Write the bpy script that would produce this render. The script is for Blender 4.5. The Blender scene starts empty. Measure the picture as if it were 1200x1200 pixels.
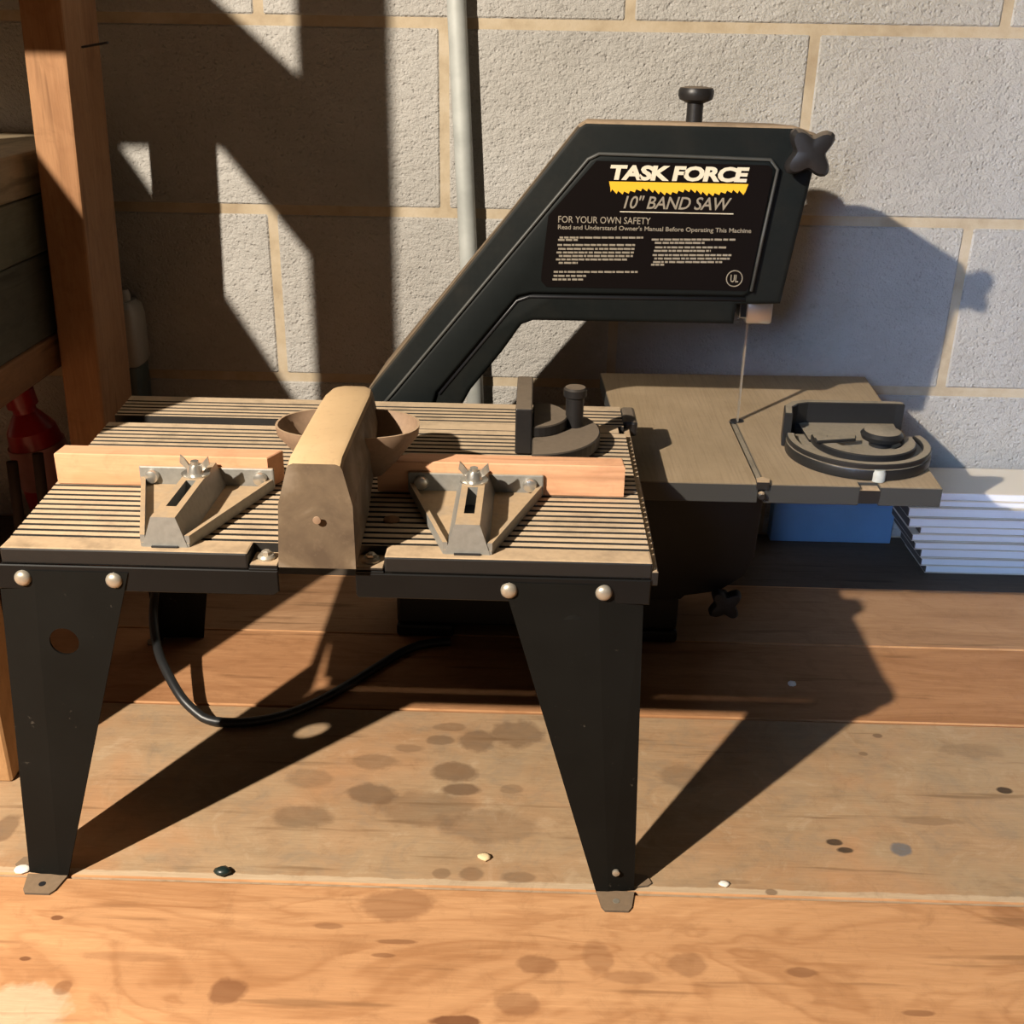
import bpy, bmesh, math, random
from mathutils import Vector, Matrix
random.seed(7)
COL = bpy.context.scene.collection
SC = bpy.context.scene

# ------------------------------------------------------------------ helpers
class MB:
    def __init__(s):
        s.bm = bmesh.new()
    def _faces(s, faces, mi):
        for f in faces:
            f.material_index = mi
    def box(s, x0, x1, y0, y1, z0, z1, mi=0, bev=0.0, rz=0.0, seg=1):
        b = s.bm
        vs = [b.verts.new((x, y, z)) for x in (x0, x1) for y in (y0, y1) for z in (z0, z1)]
        idx = [(0, 1, 3, 2), (4, 6, 7, 5), (0, 4, 5, 1), (2, 3, 7, 6), (0, 2, 6, 4), (1, 5, 7, 3)]
        fs = [b.faces.new([vs[i] for i in q]) for q in idx]
        s._faces(fs, mi)
        if rz:
            c = Vector(((x0+x1)/2, (y0+y1)/2, 0))
            bmesh.ops.rotate(b, verts=vs, cent=c, matrix=Matrix.Rotation(rz, 3, 'Z'))
        if bev:
            es = list({e for f in fs for e in f.edges})
            bmesh.ops.bevel(b, geom=es, offset=bev, segments=seg, affect='EDGES', profile=.5)
        return s
    def prism(s, pts, axis, a, c, mi=0, bev=0.0, seg=2):
        """extrude a 2-D outline. axis 'y': pts (x,z); 'z': pts (x,y); 'x': pts (y,z)"""
        b = s.bm
        def P(p, t):
            if axis == 'y': return (p[0], t, p[1])
            if axis == 'z': return (p[0], p[1], t)
            return (t, p[0], p[1])
        v0 = [b.verts.new(P(p, a)) for p in pts]
        v1 = [b.verts.new(P(p, c)) for p in pts]
        n = len(pts)
        fs = [b.faces.new(v0), b.faces.new(v1[::-1])]
        for i in range(n):
            fs.append(b.faces.new([v0[i], v1[i], v1[(i+1) % n], v0[(i+1) % n]]))
        s._faces(fs, mi)
        bmesh.ops.recalc_face_normals(b, faces=fs)
        if bev:
            es = list({e for f in fs[:2] for e in f.edges})
            bmesh.ops.bevel(b, geom=es, offset=bev, segments=seg, affect='EDGES', profile=.5)
        return s
    def loft(s, rings, mi=0, cap=True):
        b = s.bm
        R = [[b.verts.new(p) for p in r] for r in rings]
        n = len(R[0]); fs = []
        for i in range(len(R)-1):
            for j in range(n):
                fs.append(b.faces.new([R[i][j], R[i][(j+1) % n], R[i+1][(j+1) % n], R[i+1][j]]))
        if cap:
            fs.append(b.faces.new(R[0][::-1])); fs.append(b.faces.new(R[-1]))
        s._faces(fs, mi)
        bmesh.ops.recalc_face_normals(b, faces=fs)
        return s
    def tube(s, pts, r, n=12, mi=0, cap=True):
        pts = [Vector(p) for p in pts]; rings = []
        rr = r if isinstance(r, (list, tuple)) else [r]*len(pts)
        up = None
        for i, p in enumerate(pts):
            if i == 0: t = pts[1]-pts[0]
            elif i == len(pts)-1: t = pts[-1]-pts[-2]
            else: t = (pts[i+1]-pts[i]).normalized()+(pts[i]-pts[i-1]).normalized()
            t.normalize()
            if up is None:
                up = Vector((0, 0, 1)) if abs(t.z) < .9 else Vector((1, 0, 0))
            u = (up-t*up.dot(t)).normalized(); w = t.cross(u); up = u
            rings.append([p+(u*math.cos(2*math.pi*k/n)+w*math.sin(2*math.pi*k/n))*rr[i] for k in range(n)])
        return s.loft(rings, mi, cap)
    def lathe(s, prof, c=(0, 0, 0), axis='z', n=24, mi=0):
        """prof = [(radius, height)...] about an axis through c"""
        rings = []
        for r, h in prof:
            ring = []
            for k in range(n):
                a = 2*math.pi*k/n
                q = (r*math.cos(a), r*math.sin(a), h)
                if axis == 'y': q = (q[0], -q[2], q[1])     # height grows towards -y
                if axis == 'x': q = (q[2], q[0], q[1])
                ring.append((q[0]+c[0], q[1]+c[1], q[2]+c[2]))
            rings.append(ring)
        return s.loft(rings, mi, True)
    def build(s, name, mats, parent=None, smooth=False, mods=None):
        me = bpy.data.meshes.new(name)
        off = Vector((0, 0, 0))
        q = parent
        while q is not None:
            off += q.location; q = q.parent
        bmesh.ops.translate(s.bm, verts=s.bm.verts, vec=-off)
        bmesh.ops.recalc_face_normals(s.bm, faces=s.bm.faces)
        s.bm.to_mesh(me); s.bm.free()
        if not isinstance(mats, (list, tuple)): mats = [mats]
        for m in mats: me.materials.append(m)
        for p in me.polygons: p.use_smooth = bool(smooth)
        o = bpy.data.objects.new(name, me); COL.objects.link(o)
        o.parent = parent
        if smooth == 'auto':
            me.set_sharp_from_angle(angle=math.radians(35))
        return o

def tag(o, label, cat, group=None):
    o['label'] = label; o['category'] = cat
    if group: o['group'] = group
    return o
def thing(name, loc, label, cat, group=None):
    o = bpy.data.objects.new(name, None); COL.objects.link(o); o.location = loc
    o.empty_display_size = .05
    return tag(o, label, cat, group)
def struct(o):
    o['kind'] = 'structure'; return o
def copy_tree(o, parent=None, delta=(0, 0, 0)):
    c = o.copy(); COL.objects.link(c); c.parent = parent
    c.location = o.location+Vector(delta)
    for ch in list(o.children):
        copy_tree(ch, c)
    return c

# ------------------------------------------------------------------ materials
class N:
    def __init__(s, name):
        s.m = bpy.data.materials.new(name); s.m.use_nodes = True
        s.t = s.m.node_tree; s.t.nodes.clear()
        s.out = s.t.nodes.new('ShaderNodeOutputMaterial')
        s.b = s.t.nodes.new('ShaderNodeBsdfPrincipled')
        s.t.links.new(s.b.outputs[0], s.out.inputs[0])
    def n(s, typ, **k):
        o = s.t.nodes.new(typ)
        for a, v in k.items(): setattr(o, a, v)
        return o
    def l(s, a, b): s.t.links.new(a, b)
    def setin(s, inp, v):
        if isinstance(v, (int, float)): inp.default_value = v
        elif isinstance(v, (tuple, list)):
            inp.default_value = tuple(v) if len(v) != 3 or inp.type == 'VECTOR' else (*v, 1)
        else: s.l(v, inp)
    def coord(s, scale=(1, 1, 1), rot=(0, 0, 0), loc=(0, 0, 0)):
        c = s.n('ShaderNodeTexCoord'); mp = s.n('ShaderNodeMapping')
        mp.inputs['Scale'].default_value = scale; mp.inputs['Rotation'].default_value = rot
        mp.inputs['Location'].default_value = loc
        s.l(c.outputs['Object'], mp.inputs[0]); return mp.outputs[0]
    def noise(s, vec, scale, detail=4, rough=.55, dist=0):
        q = s.n('ShaderNodeTexNoise'); s.l(vec, q.inputs['Vector'])
        q.inputs['Scale'].default_value = scale; q.inputs['Detail'].default_value = detail
        q.inputs['Roughness'].default_value = rough; q.inputs['Distortion'].default_value = dist
        return q.outputs['Fac']
    def ramp(s, f, stops):
        r = s.n('ShaderNodeValToRGB'); s.setin(r.inputs[0], f)
        e = r.color_ramp.elements
        while len(e) < len(stops): e.new(.5)
        for i, (p, c) in enumerate(stops):
            e[i].position = p; e[i].color = (*c, 1) if len(c) == 3 else c
        return r.outputs[0]
    def math(s, op, a, b=0.0, c=0.0, clamp=False):
        q = s.n('ShaderNodeMath', operation=op, use_clamp=clamp)
        s.setin(q.inputs[0], a); s.setin(q.inputs[1], b); s.setin(q.inputs[2], c)
        return q.outputs[0]
    def mix(s, f, a, b, mode='MIX'):
        q = s.n('ShaderNodeMix', data_type='RGBA', blend_type=mode)
        s.setin(q.inputs[0], f); s.setin(q.inputs[6], a); s.setin(q.inputs[7], b)
        return q.outputs[2]
    def mapr(s, v, a, b, c, d):
        q = s.n('ShaderNodeMapRange'); s.setin(q.inputs[0], v)
        for i, x in enumerate((a, b, c, d)): q.inputs[i+1].default_value = x
        return q.outputs[0]
    def bump(s, h, st, dist=.001):
        q = s.n('ShaderNodeBump'); s.setin(q.inputs['Height'], h)
        q.inputs['Strength'].default_value = st; q.inputs['Distance'].default_value = dist
        s.l(q.outputs[0], s.b.inputs['Normal']); return q
    def fin(s, col, rough=.6, metal=0.0, spec=.5):
        s.setin(s.b.inputs['Base Color'], col); s.setin(s.b.inputs['Roughness'], rough)
        s.b.inputs['Metallic'].default_value = metal
        s.b.inputs['Specular IOR Level'].default_value = spec
        return s.m

def simple(name, c, rough=.5, metal=0, var=.15, scale=60, spec=.5, bump=0):
    s = N(name); v = s.coord()
    f = s.noise(v, scale)
    col = s.mix(f, tuple(x*(1-var) for x in c), tuple(min(1, x*(1+var)) for x in c))
    if bump: s.bump(f, bump)
    return s.fin(col, rough, metal, spec)

DUST = (.36, .255, .15)
def dusty(name, c, dust=DUST, lo=.55, hi=.95, amount=1.0, rough=.5, metal=0, scale=40, spec=.4, base=0.0):
    """a finish with sawdust lying on the faces that look upwards"""
    s = N(name); v = s.coord()
    g = s.n('ShaderNodeNewGeometry'); sx = s.n('ShaderNodeSeparateXYZ'); s.l(g.outputs['True Normal'], sx.inputs[0])
    up = s.mapr(sx.outputs[2], lo, hi, 0, 1)
    f = s.noise(v, scale, 5, .65)
    f2 = s.noise(v, scale*6, 3)
    k = s.math('MULTIPLY', up, s.mapr(f, .25, .5, .6, 1.0))
    k = s.math('MULTIPLY_ADD', k, amount, s.mapr(f, .42, .8, base*.2, base*1.0), clamp=True)
    d = s.mix(f2, tuple(x*.82 for x in dust), tuple(x*1.15 for x in dust))
    b = s.mix(f2, tuple(x*.8 for x in c), tuple(x*1.25 for x in c))
    col = s.mix(k, b, d)
    r = s.mapr(k, 0, 1, rough, .95)
    s.bump(f2, .15, .0005)
    m = s.fin(col, r, 0, spec)
    if metal:
        s.setin(s.b.inputs['Metallic'], s.mapr(k, 0, 1, metal, 0))
    return m

def wood(name, dark, light, gscale=1.0, seed=0, axis='x', knots=True, rough=.75, stains=(), stain_col=(.085, .045, .025), patch=None, weather=None, grainamt=.55, bumps=.25):
    s = N(name)
    st = {'x': (1.6, 22, 22), 'y': (22, 1.6, 22), 'z': (22, 22, 1.6)}[axis]
    st = tuple(q*gscale for q in st)
    v = s.coord(scale=st, loc=(seed*3.1, seed*1.7, seed*.9))
    raw = s.coord()
    big = s.coord(scale=tuple(3.2 if q < 10 else 9 for q in st), loc=(seed*1.3, seed, seed*2.2))
    n1 = s.noise(v, 1.6, 6, .6, .6)
    n2 = s.noise(v, 7, 5, .7)
    n3 = s.noise(big, 1.1, 4, .55, .8)
    # cathedral grain
    rings = s.math('SINE', s.math('MULTIPLY_ADD', n3, 58.0, s.math('MULTIPLY', n1, 6.0)))
    rings = s.mapr(rings, -1, 1, 0, 1)
    f = s.math('ADD', s.math('MULTIPLY', n1, .55), s.math('MULTIPLY', n2, .25))
    f = s.math('ADD', f, s.math('MULTIPLY', s.math('POWER', rings, 3.0), -.13*grainamt))
    f = s.math('ADD', f, s.math('MULTIPLY', s.math('SUBTRACT', n3, .5), .5))
    col = s.ramp(s.mapr(f, .15, .62, 0, 1), [(0, dark), (.5, tuple((a+b)/2*1.02 for a, b in zip(dark, light))), (1, light)])
    if weather:
        w = s.noise(raw, 9, 5, .65, .4)
        col = s.mix(s.mapr(w, .35, .62, .0, .85), col, weather)
        w2 = s.noise(s.coord(scale=(4, 14, 1)), 3, 5, .7, .3)
        col = s.mix(s.mapr(w2, .52, .72, 0, .45), col, tuple(x*.62 for x in weather))
        w3 = s.noise(raw, 26, 6, .7, .8)
        col = s.mix(s.mapr(w3, .50, .66, 0, .42), col, (.23, .19, .14))
        col = s.mix(s.mapr(w3, .30, .44, .4, 0), col, (.56, .43, .29))
        w4 = s.noise(raw, 5, 4, .6, .5)
        col = s.mix(s.mapr(w4, .54, .66, 0, .5), col, (.50, .25, .115))
    if patch:
        for (cx, cy, rx, ry, pc) in patch:
            mk = ell(s, raw, cx, cy, rx, ry, .6)
            col = s.mix(s.math('MULTIPLY', mk, .8), col, pc)
    if stains:
        for (cx, cy, rx, ry, k) in stains:
            sc = stain_col
            if k > 1.05: sc = (.09, .12, .15); k = .8
            elif k >= 1.0: sc = (.045, .03, .02)
            mk = ell(s, raw, cx, cy, rx, ry, .45)
            mk = s.math('MULTIPLY', mk, min(k, 1)*.98)
            col = s.mix(mk, col, sc)
    fine = s.noise(s.coord(scale=tuple(q*4 for q in st)), 6, 4, .7)
    col = s.mix(s.mapr(fine, .3, .7, 0, .25), col, tuple(x*.55 for x in dark))
    mot = s.noise(raw, 38, 6, .75, .6)
    col = s.mix(s.mapr(mot, .52, .70, 0, .30), col, tuple(x*.6 for x in dark))
    dash = s.noise(s.coord(scale=tuple(q*.55 for q in st), loc=(seed, 2*seed, 0)), 5, 3, .6)
    col = s.mix(s.mapr(dash, .60, .68, 0, .6), col, tuple(x*.55 for x in dark))
    s.bump(s.math('ADD', n2, s.math('MULTIPLY', rings, .3)), bumps, .0012)
    return s.fin(col, rough, 0, .3)

def ell(s, raw, cx, cy, rx, ry, rag):
    mp = s.n('ShaderNodeMapping'); mp.vector_type = 'POINT'
    mp.inputs['Location'].default_value = (-cx/rx, -cy/ry, 0)
    mp.inputs['Scale'].default_value = (1/rx, 1/ry, 0)
    s.l(raw, mp.inputs[0])
    ln = s.n('ShaderNodeVectorMath', operation='LENGTH'); s.l(mp.outputs[0], ln.inputs[0])
    nz = s.noise(raw, 55, 3, .6)
    d = s.math('ADD', ln.outputs['Value'], s.math('MULTIPLY', s.math('SUBTRACT', nz, .5), rag*2))
    return s.mapr(d, .80, 1.08, 1, 0)

STAIN_A = [(-0.069,0.865,0.0159,0.0069,0.5),(-0.077,0.844,0.0133,0.008,0.6),(-0.103,0.83,0.0139,0.0065,0.45),(-0.132,0.809,0.0227,0.0113,0.45),(-0.06,0.797,0.021,0.0135,0.7),(-0.053,0.773,0.0198,0.0082,0.8),(-0.129,0.764,0.0232,0.0139,0.65),(-0.009,0.775,0.011,0.007,0.4),(-0.042,0.845,0.018,0.0175,0.6),(-0.006,0.857,0.0261,0.0221,0.6),(-0.08,0.746,0.0428,0.0248,0.4),(-0.029,0.727,0.042,0.0216,0.35),(-0.061,0.67,0.0072,0.0057,0.5),(-0.038,0.67,0.0105,0.0085,0.55),(-0.002,0.668,0.0132,0.0066,0.5),(-0.182,0.732,0.026,0.0141,0.5),(-0.185,0.781,0.0199,0.0144,0.35),(-0.417,0.708,0.0102,0.0177,0.6),(0.253,0.719,0.007,0.0042,1.0),(0.26,0.71,0.0069,0.0041,1.0),(0.305,0.713,0.009,0.0082,1.1),(0.418,0.793,0.0067,0.0048,1.0),(0.33,0.87,0.0048,0.0035,0.8),(0.309,0.841,0.0047,0.0033,0.6),(0.191,0.66,0.0052,0.0037,0.7),(0.34,0.749,0.0258,0.0055,0.4),(0.164,0.67,0.0145,0.0028,0.3),(0.14,0.8,0.0226,0.0173,0.4),(0.411,0.85,0.0316,0.0107,0.3)]
STAIN_B = [(-0.09,0.635,0.0273,0.0178,0.45),(-0.196,0.551,0.0126,0.0124,0.7),(-0.308,0.549,0.0063,0.0065,0.5),(0.013,0.582,0.0149,0.0086,0.5),(0.0,0.547,0.0155,0.01,0.45),(-0.041,0.531,0.0168,0.0055,0.95),(0.119,0.586,0.0144,0.0118,0.4),(0.198,0.582,0.012,0.0046,0.6),(0.269,0.55,0.0115,0.0028,0.6),(0.056,0.59,0.0109,0.016,0.35),(0.078,0.573,0.0207,0.0061,0.35),(-0.274,0.578,0.0356,0.0046,0.25),(-0.337,0.612,0.0049,0.0025,0.9),(-0.344,0.573,0.0047,0.0023,0.9),(-0.087,0.599,0.0152,0.0024,0.6),(-0.095,0.586,0.009,0.0023,0.6),(-0.139,0.612,0.0111,0.0033,0.5),(0.364,0.645,0.0129,0.0089,0.3)]

M_front = wood('wood_orange_front', (.38, .18, .075), (.66, .375, .185), 1, 1, stains=STAIN_B, stain_col=(.15, .055, .022), grainamt=1.0, patch=[(-.33, .53, .034, .022, (.55, .43, .29))], bumps=.2)
M_weather = wood('wood_weathered', (.29, .165, .08), (.485, .305, .17), 1, 5, patch=[(.2, .6590, 3.0, .0042, (.56, .43, .29))], stains=STAIN_A, stain_col=(.13, .075, .042), weather=(.40, .285, .17), grainamt=.2)
M_mid = wood('wood_orange_middle', (.28, .125, .052), (.49, .26, .125), 1.1, 9, grainamt=.6)
M_back = wood('wood_orange_back', (.26, .135, .065), (.45, .27, .15), 1.2, 13, grainamt=.5)
M_darkboard = wood('wood_dark_board', (.06, .046, .034), (.14, .108, .082), 1.2, 17, grainamt=.3)
M_post = wood('wood_post', (.20, .088, .035), (.37, .20, .095), 1.0, 21, axis='z', grainamt=.4)
M_lumber = wood('wood_lumber', (.34, .18, .075), (.55, .33, .16), 1.0, 25, axis='z')
M_fence = wood('wood_fence', (.56, .28, .14), (.76, .43, .26), .8, 29, axis='x', grainamt=.4, bumps=.1)
M_shelf_tan = wood('wood_shelf_tan', (.17, .125, .075), (.34, .27, .17), 1.0, 31, axis='y')
M_shelf_grey = wood('wood_shelf_greenish', (.07, .068, .045), (.14, .13, .09), .9, 33, axis='y')
M_shelf_dark = wood('wood_shelf_dark', (.045, .042, .03), (.09, .085, .062), .9, 35, axis='y')
M_beam = wood('wood_beam', (.15, .07, .03), (.28, .14, .06), .9, 37, axis='y')

def mat_block():
    s = N('concrete_block'); v = s.coord()
    a = s.noise(v, 6, 4, .6); b = s.noise(v, 140, 5, .7); c = s.noise(s.coord(scale=(1, 1, 1.6), rot=(0, .5, 0)), 60, 5, .75)
    col = s.ramp(a, [(.3, (.40, .385, .355)), (.55, (.455, .44, .41)), (.75, (.50, .49, .465))])
    col = s.mix(s.mapr(c, .55, .75, 0, .35), col, (.28, .26, .23))
    col = s.mix(s.mapr(c, .25, .42, .45, 0), col, (.60, .59, .57))
    vor = s.n('ShaderNodeTexVoronoi'); s.l(v, vor.inputs['Vector']); vor.inputs['Scale'].default_value = 170
    pit = s.mapr(vor.outputs['Distance'], .0, .35, 0, 1)
    h = s.math('ADD', s.math('MULTIPLY', c, 1.6), s.math('MULTIPLY', b, .7))
    h = s.math('ADD', h, s.math('MULTIPLY', pit, .45)); h = s.math('ADD', h, s.math('MULTIPLY', s.noise(v, 320, 3, .7), .5))
    s.bump(h, 1.0, .0032)
    return s.fin(col, .9, 0, .2)
def mat_mortar():
    s = N('mortar'); v = s.coord()
    a = s.noise(v, 18, 5, .65); b = s.noise(v, 120, 4, .7)
    col = s.ramp(a, [(.3, (.33, .26, .175)), (.5, (.43, .355, .25)), (.72, (.50, .43, .33))])
    s.bump(b, .5, .0015)
    return s.fin(col, .95, 0, .15)
M_block, M_mortar = mat_block(), mat_mortar()

M_blackmetal = simple('black_painted_steel', (.007, .007, .007), .4, 0, .25, 30, .15)
def mat_scuffed():
    s = N('black_steel_scuffed'); v = s.coord()
    a = s.noise(v, 14, 5, .6); b = s.noise(v, 90, 5, .75)
    col = s.mix(a, (.0045, .0045, .004), (.010, .010, .009))
    col = s.mix(s.mapr(b, .66, .74, 0, .55), col, (.13, .115, .09))
    s.bump(a, .05, .0005)
    return s.fin(col, s.mapr(a, 0, 1, .45, .65), 0, .07)
M_leg = mat_scuffed()
M_foot = dusty('foot_tab_dusty', (.09, .075, .06), (.22, .15, .09), amount=.8)
M_rail = dusty('table_rail', (.009, .009, .009), (.44, .32, .20), lo=.5, hi=.9)
M_rib = dusty('ribbed_casting', (.018, .016, .014), (.52, .395, .26), lo=.75, hi=.98, scale=26)
M_sawbody = dusty('charcoal_saw_housing', (.006, .0082, .0085), (.34, .25, .165), lo=.40, hi=.75, amount=.9, rough=.55, scale=30, base=.02, spec=.12)
M_sawplate = simple('charcoal_cover', (.0068, .0088, .009), .55, 0, .2, 90, .14, .1)
M_lower = simple('black_saw_base', (.008, .008, .008), .55, 0, .2, 50, .3)
M_blackplastic = dusty('black_plastic_dusty', (.013, .012, .012), (.20, .155, .11), lo=.6, hi=1.0, amount=.75, rough=.42)
M_gauge = dusty('black_gauge_dusty', (.012, .012, .012), (.25, .21, .15), lo=.7, hi=1.0, amount=.95, rough=.4)
def mat_guard():
    s = N('dusty_tan_plastic'); v = s.coord()
    a = s.noise(v, 26, 5, .6, .5); b = s.noise(v, 160, 4, .7)
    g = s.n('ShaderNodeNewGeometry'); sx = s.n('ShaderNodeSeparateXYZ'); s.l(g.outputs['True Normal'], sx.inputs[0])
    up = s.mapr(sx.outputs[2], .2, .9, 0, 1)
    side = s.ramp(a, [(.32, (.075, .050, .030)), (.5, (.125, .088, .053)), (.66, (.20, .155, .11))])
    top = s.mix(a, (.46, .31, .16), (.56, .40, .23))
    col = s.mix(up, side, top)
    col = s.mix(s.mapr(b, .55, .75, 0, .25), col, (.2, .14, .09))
    s.bump(b, .15, .0006)
    return s.fin(col, .7, 0, .35)
M_guard = mat_guard()
M_bracket = dusty('cast_grey_bracket', (.25, .245, .225), (.42, .30, .18), lo=.6, hi=.95, rough=.45, metal=.3)
M_zinc = simple('zinc_hardware', (.62, .60, .55), .28, .85, .12, 80)
M_bolt = simple('bolt_head', (.42, .38, .31), .4, .6, .25, 200)
M_slot = simple('slot_dark', (.012, .013, .016), .4, 0, .1)
def mat_sawtable():
    s = N('saw_table_dusty'); v = s.coord(scale=(60, 2.0, 60)); r = s.coord()
    g = s.n('ShaderNodeNewGeometry'); sx = s.n('ShaderNodeSeparateXYZ'); s.l(g.outputs['True Normal'], sx.inputs[0])
    up = s.mapr(sx.outputs[2], .5, .95, 0, 1)
    a = s.noise(v, 8, 3, .6); b = s.noise(r, 8, 5, .6); c = s.noise(r, 180, 3)
    d = s.ramp(b, [(.3, (.27, .20, .12)), (.55, (.34, .255, .16)), (.75, (.40, .305, .20))])
    d = s.mix(s.mapr(a, .45, .65, 0, .35), d, (.21, .15, .09))
    d = s.mix(s.mapr(c, .6, .75, 0, .3), d, (.20, .145, .085))
    col = s.mix(up, (.032, .032, .030), d)
    s.bump(a, .15, .0006)
    return s.fin(col, .8, 0, .3)
M_sawtable = mat_sawtable()
M_label = simple('label_black', (.0045, .003, .0028), .6, 0, .1, 30, .06)
M_rim = simple('rim_highlight', (.045, .047, .044), .5, 0, .3, 60)  # lighter grey stands for the highlight on the cover's lit edge
M_bowl = dusty('dusty_brown_bowl', (.235, .155, .10), (.36, .25, .155), lo=.5, hi=.95, rough=.6)
M_white = simple('ink_white', (.62, .56, .44), .5, 0, .06)
M_grey = simple('ink_grey', (.23, .20, .155), .6, 0, .15, 200)
M_yellow = simple('ink_yellow', (.75, .42, .02), .5, 0, .05)
M_steel = simple('steel_blade', (.42, .37, .30), .4, .7, .2, 200)
M_cord = simple('cord_rubber', (.012, .013, .014), .4, 0, .2, 50)
M_pipe = simple('galvanized_conduit', (.40, .42, .40), .6, .15, .35, 35)
def mat_paper():
    s = N('paper_edge'); v = s.coord(scale=(3, 3, 600))
    a = s.noise(v, 3, 3, .6); b = s.noise(s.coord(), 12, 3)
    col = s.mix(s.mapr(a, .35, .7, 0, .5), (.80, .82, .86), (.68, .70, .75))
    s.bump(a, .1, .0005)
    return s.fin(col, .8, 0, .2)
M_paper = mat_paper()
M_cover = simple('booklet_cover', (.72, .66, .56), .7, 0, .04, 20)
M_spine = simple('booklet_spine_shaded', (.10, .085, .07), .7, 0, .2, 40)  # spine; the shade on the stack's left side is put into this dark tone
M_blue = simple('blue_card', (.12, .24, .42), .6, 0, .12, 30)
M_red = simple('red_plastic', (.28, .012, .018), .35, 0, .2, 25)
M_pinkish = simple('pink_label', (.34, .16, .15), .6, 0, .3, 60)
M_bottle = simple('pale_plastic', (.30, .27, .23), .45, 0, .15, 20)
M_teal = simple('dark_teal_plastic', (.05, .065, .062), .4, 0, .15, 20)
M_redfabric = simple('stripe_cloth', (.05, .035, .03), .9, 0, .6, 18)
M_chip = simple('wood_chip', (.72, .55, .32), .8, 0, .1, 80)
M_marker = simple('worn_marker', (.36, .37, .34), .6, 0, .2, 300)
M_plaster = simple('white_crumb', (.75, .72, .66), .7, 0, .1, 80)
M_pebble = simple('dark_pebble', (.012, .022, .02), .35, 0, .2, 80)

# ------------------------------------------------------------------ the room
WY = 1.3221
def build_wall():
    m = MB()
    m.box(-2.2, 2.4, WY+.0006, WY+.2, -.2, 2.2, 1)
    gap = .0056
    for k in range(-1, 9):
        z0 = -.0064+.2032*k; z1 = z0+.2032
        odd = (k % 2)                     # rows just under z=.6 (k=2) have even joints
        for n in range(-10, 16):
            if (n % 2) != odd: continue
            x0 = -.5134+.2032*n; x1 = x0+.4064
            if x1 < -2.1 or x0 > 2.3: continue
            m.box(x0+gap, x1-gap, WY-.0012, WY+.05, z0+gap, z1-gap, 0, .0018, 0, 1)
    return struct(m.build('wall_back', [M_block, M_mortar]))
build_wall()

def build_floor():
    planks = [(-.30, -.02, 3), (-.015, .22, 2), (.225, .4215, 1), (.4245, .653, 0), (.6556, .8902, 1), (.893, 1.0335, 2), (1.0355, 1.168, 3), (1.1705, 1.3215, 4)]
    m = MB()
    for i, (a, b, mi) in enumerate(planks):
        m.box(-2.2, 2.4, a, b, -.03 if i != 7 else -.033, 0 if i != 7 else -.0015, mi, .0013, 0, 2)
    m.box(-2.2, 2.4, -.3, 1.35, -.06, -.032, 4)
    return struct(m.build('floor', [M_front, M_weather, M_mid, M_back, M_darkboard]))
build_floor()

# timber post by the wall
pm_ = MB(); pm_.box(-.4845, -.4440, 1.113, 1.202, -.001, 1.6, 0, .0025, 0, 2)
for v_ in pm_.bm.verts: v_.co.x += .034*(v_.co.z-.6)
post = pm_.build('wooden_post', M_post)
MB().tube([(-.4300, 1.1145, .5765), (-.4285, 1.112, .5768), (-.399, 1.098, .5812)], .0011, 6).build('nail', M_slot, post)
tag(post, 'upright orange fir post standing near the block wall at the far left', 'post')
# nearer post and the bracing of the same frame (they throw the shadows on the wall)
frame = thing('timber_frame', (-.465, .784, 0), 'near timber upright beside the left front leg of the router table', 'post')
MB().box(-.494, -.4375, .765, .803, 0, 1.5, 0, .002).build('upright', M_lumber, frame)
MB().prism([(-1.25, .7237), (-.5585, .7237), (-.5585, .86), (-1.25, .86)], 'y', .803, .815).build('rail', M_lumber, frame)
MB().prism([(-.66, .927), (-.48, .769), (-.48, .6245), (-.5578, .7237), (-.66, .80)], 'y', .8035, .812).build('brace', M_lumber, frame)
MB().prism([(-1.25, .66), (-.70, .69), (-.663, .757), (-.6377, .7242), (-.5598, .5995), (-.514, .5211), (-.485, .472), (-.485, .15), (-1.25, .15)], 'y', .8035, .812).build('side_board', M_lumber, frame)

# conduit on the wall
c = MB(); c.tube([(-.0945, 1.3035, .80), (-.0915, 1.3035, .62), (-.0765, 1.3035, .31), (-.0615, 1.3035, 0)], .0105, 20)
pipe = c.build('conduit_pipe', M_pipe, None, True)
tag(pipe, 'grey galvanized conduit pipe running up the block wall behind the saw', 'pipe')

# ------------------------------------------------------------------ shelf and its load, far left
def shelf_layer(name, z0, z1, mat, x0, dy, label, cat):
    o = MB().box(-1.0, x0, .88+dy, 1.318, z0, z1, 0, .003, 0, 2).build(name, mat)
    return tag(o, label, cat)
shelf_layer('timber_beam', .262, .298, M_beam, -.500, -.05, 'brown timber beam under the dark stacked slabs left of the post', 'beam')
shelf_layer('slab', .298, .382, M_shelf_dark, -.502, 0, 'darkest grey slab, lowest of the stack left of the post', 'slab').__setitem__('group', 'slabs stacked left of the post')
shelf_layer('slab', .3825, .4385, M_shelf_grey, -.500, 0, 'greenish grey slab in the middle of the stack left of the post', 'slab').__setitem__('group', 'slabs stacked left of the post')
shelf_layer('slab', .439, .481, M_shelf_tan, -.501, 0, 'tan topped slab, topmost of the stack left of the post', 'slab').__setitem__('group', 'slabs stacked left of the post')
bl = MB().box(-.66, -.60, 1.05, 1.11, -.001, .2615, 0, .002).build('support_block', M_beam)
tag(bl, 'dark wooden support leg under the timber beam at the far left', 'post')

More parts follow.
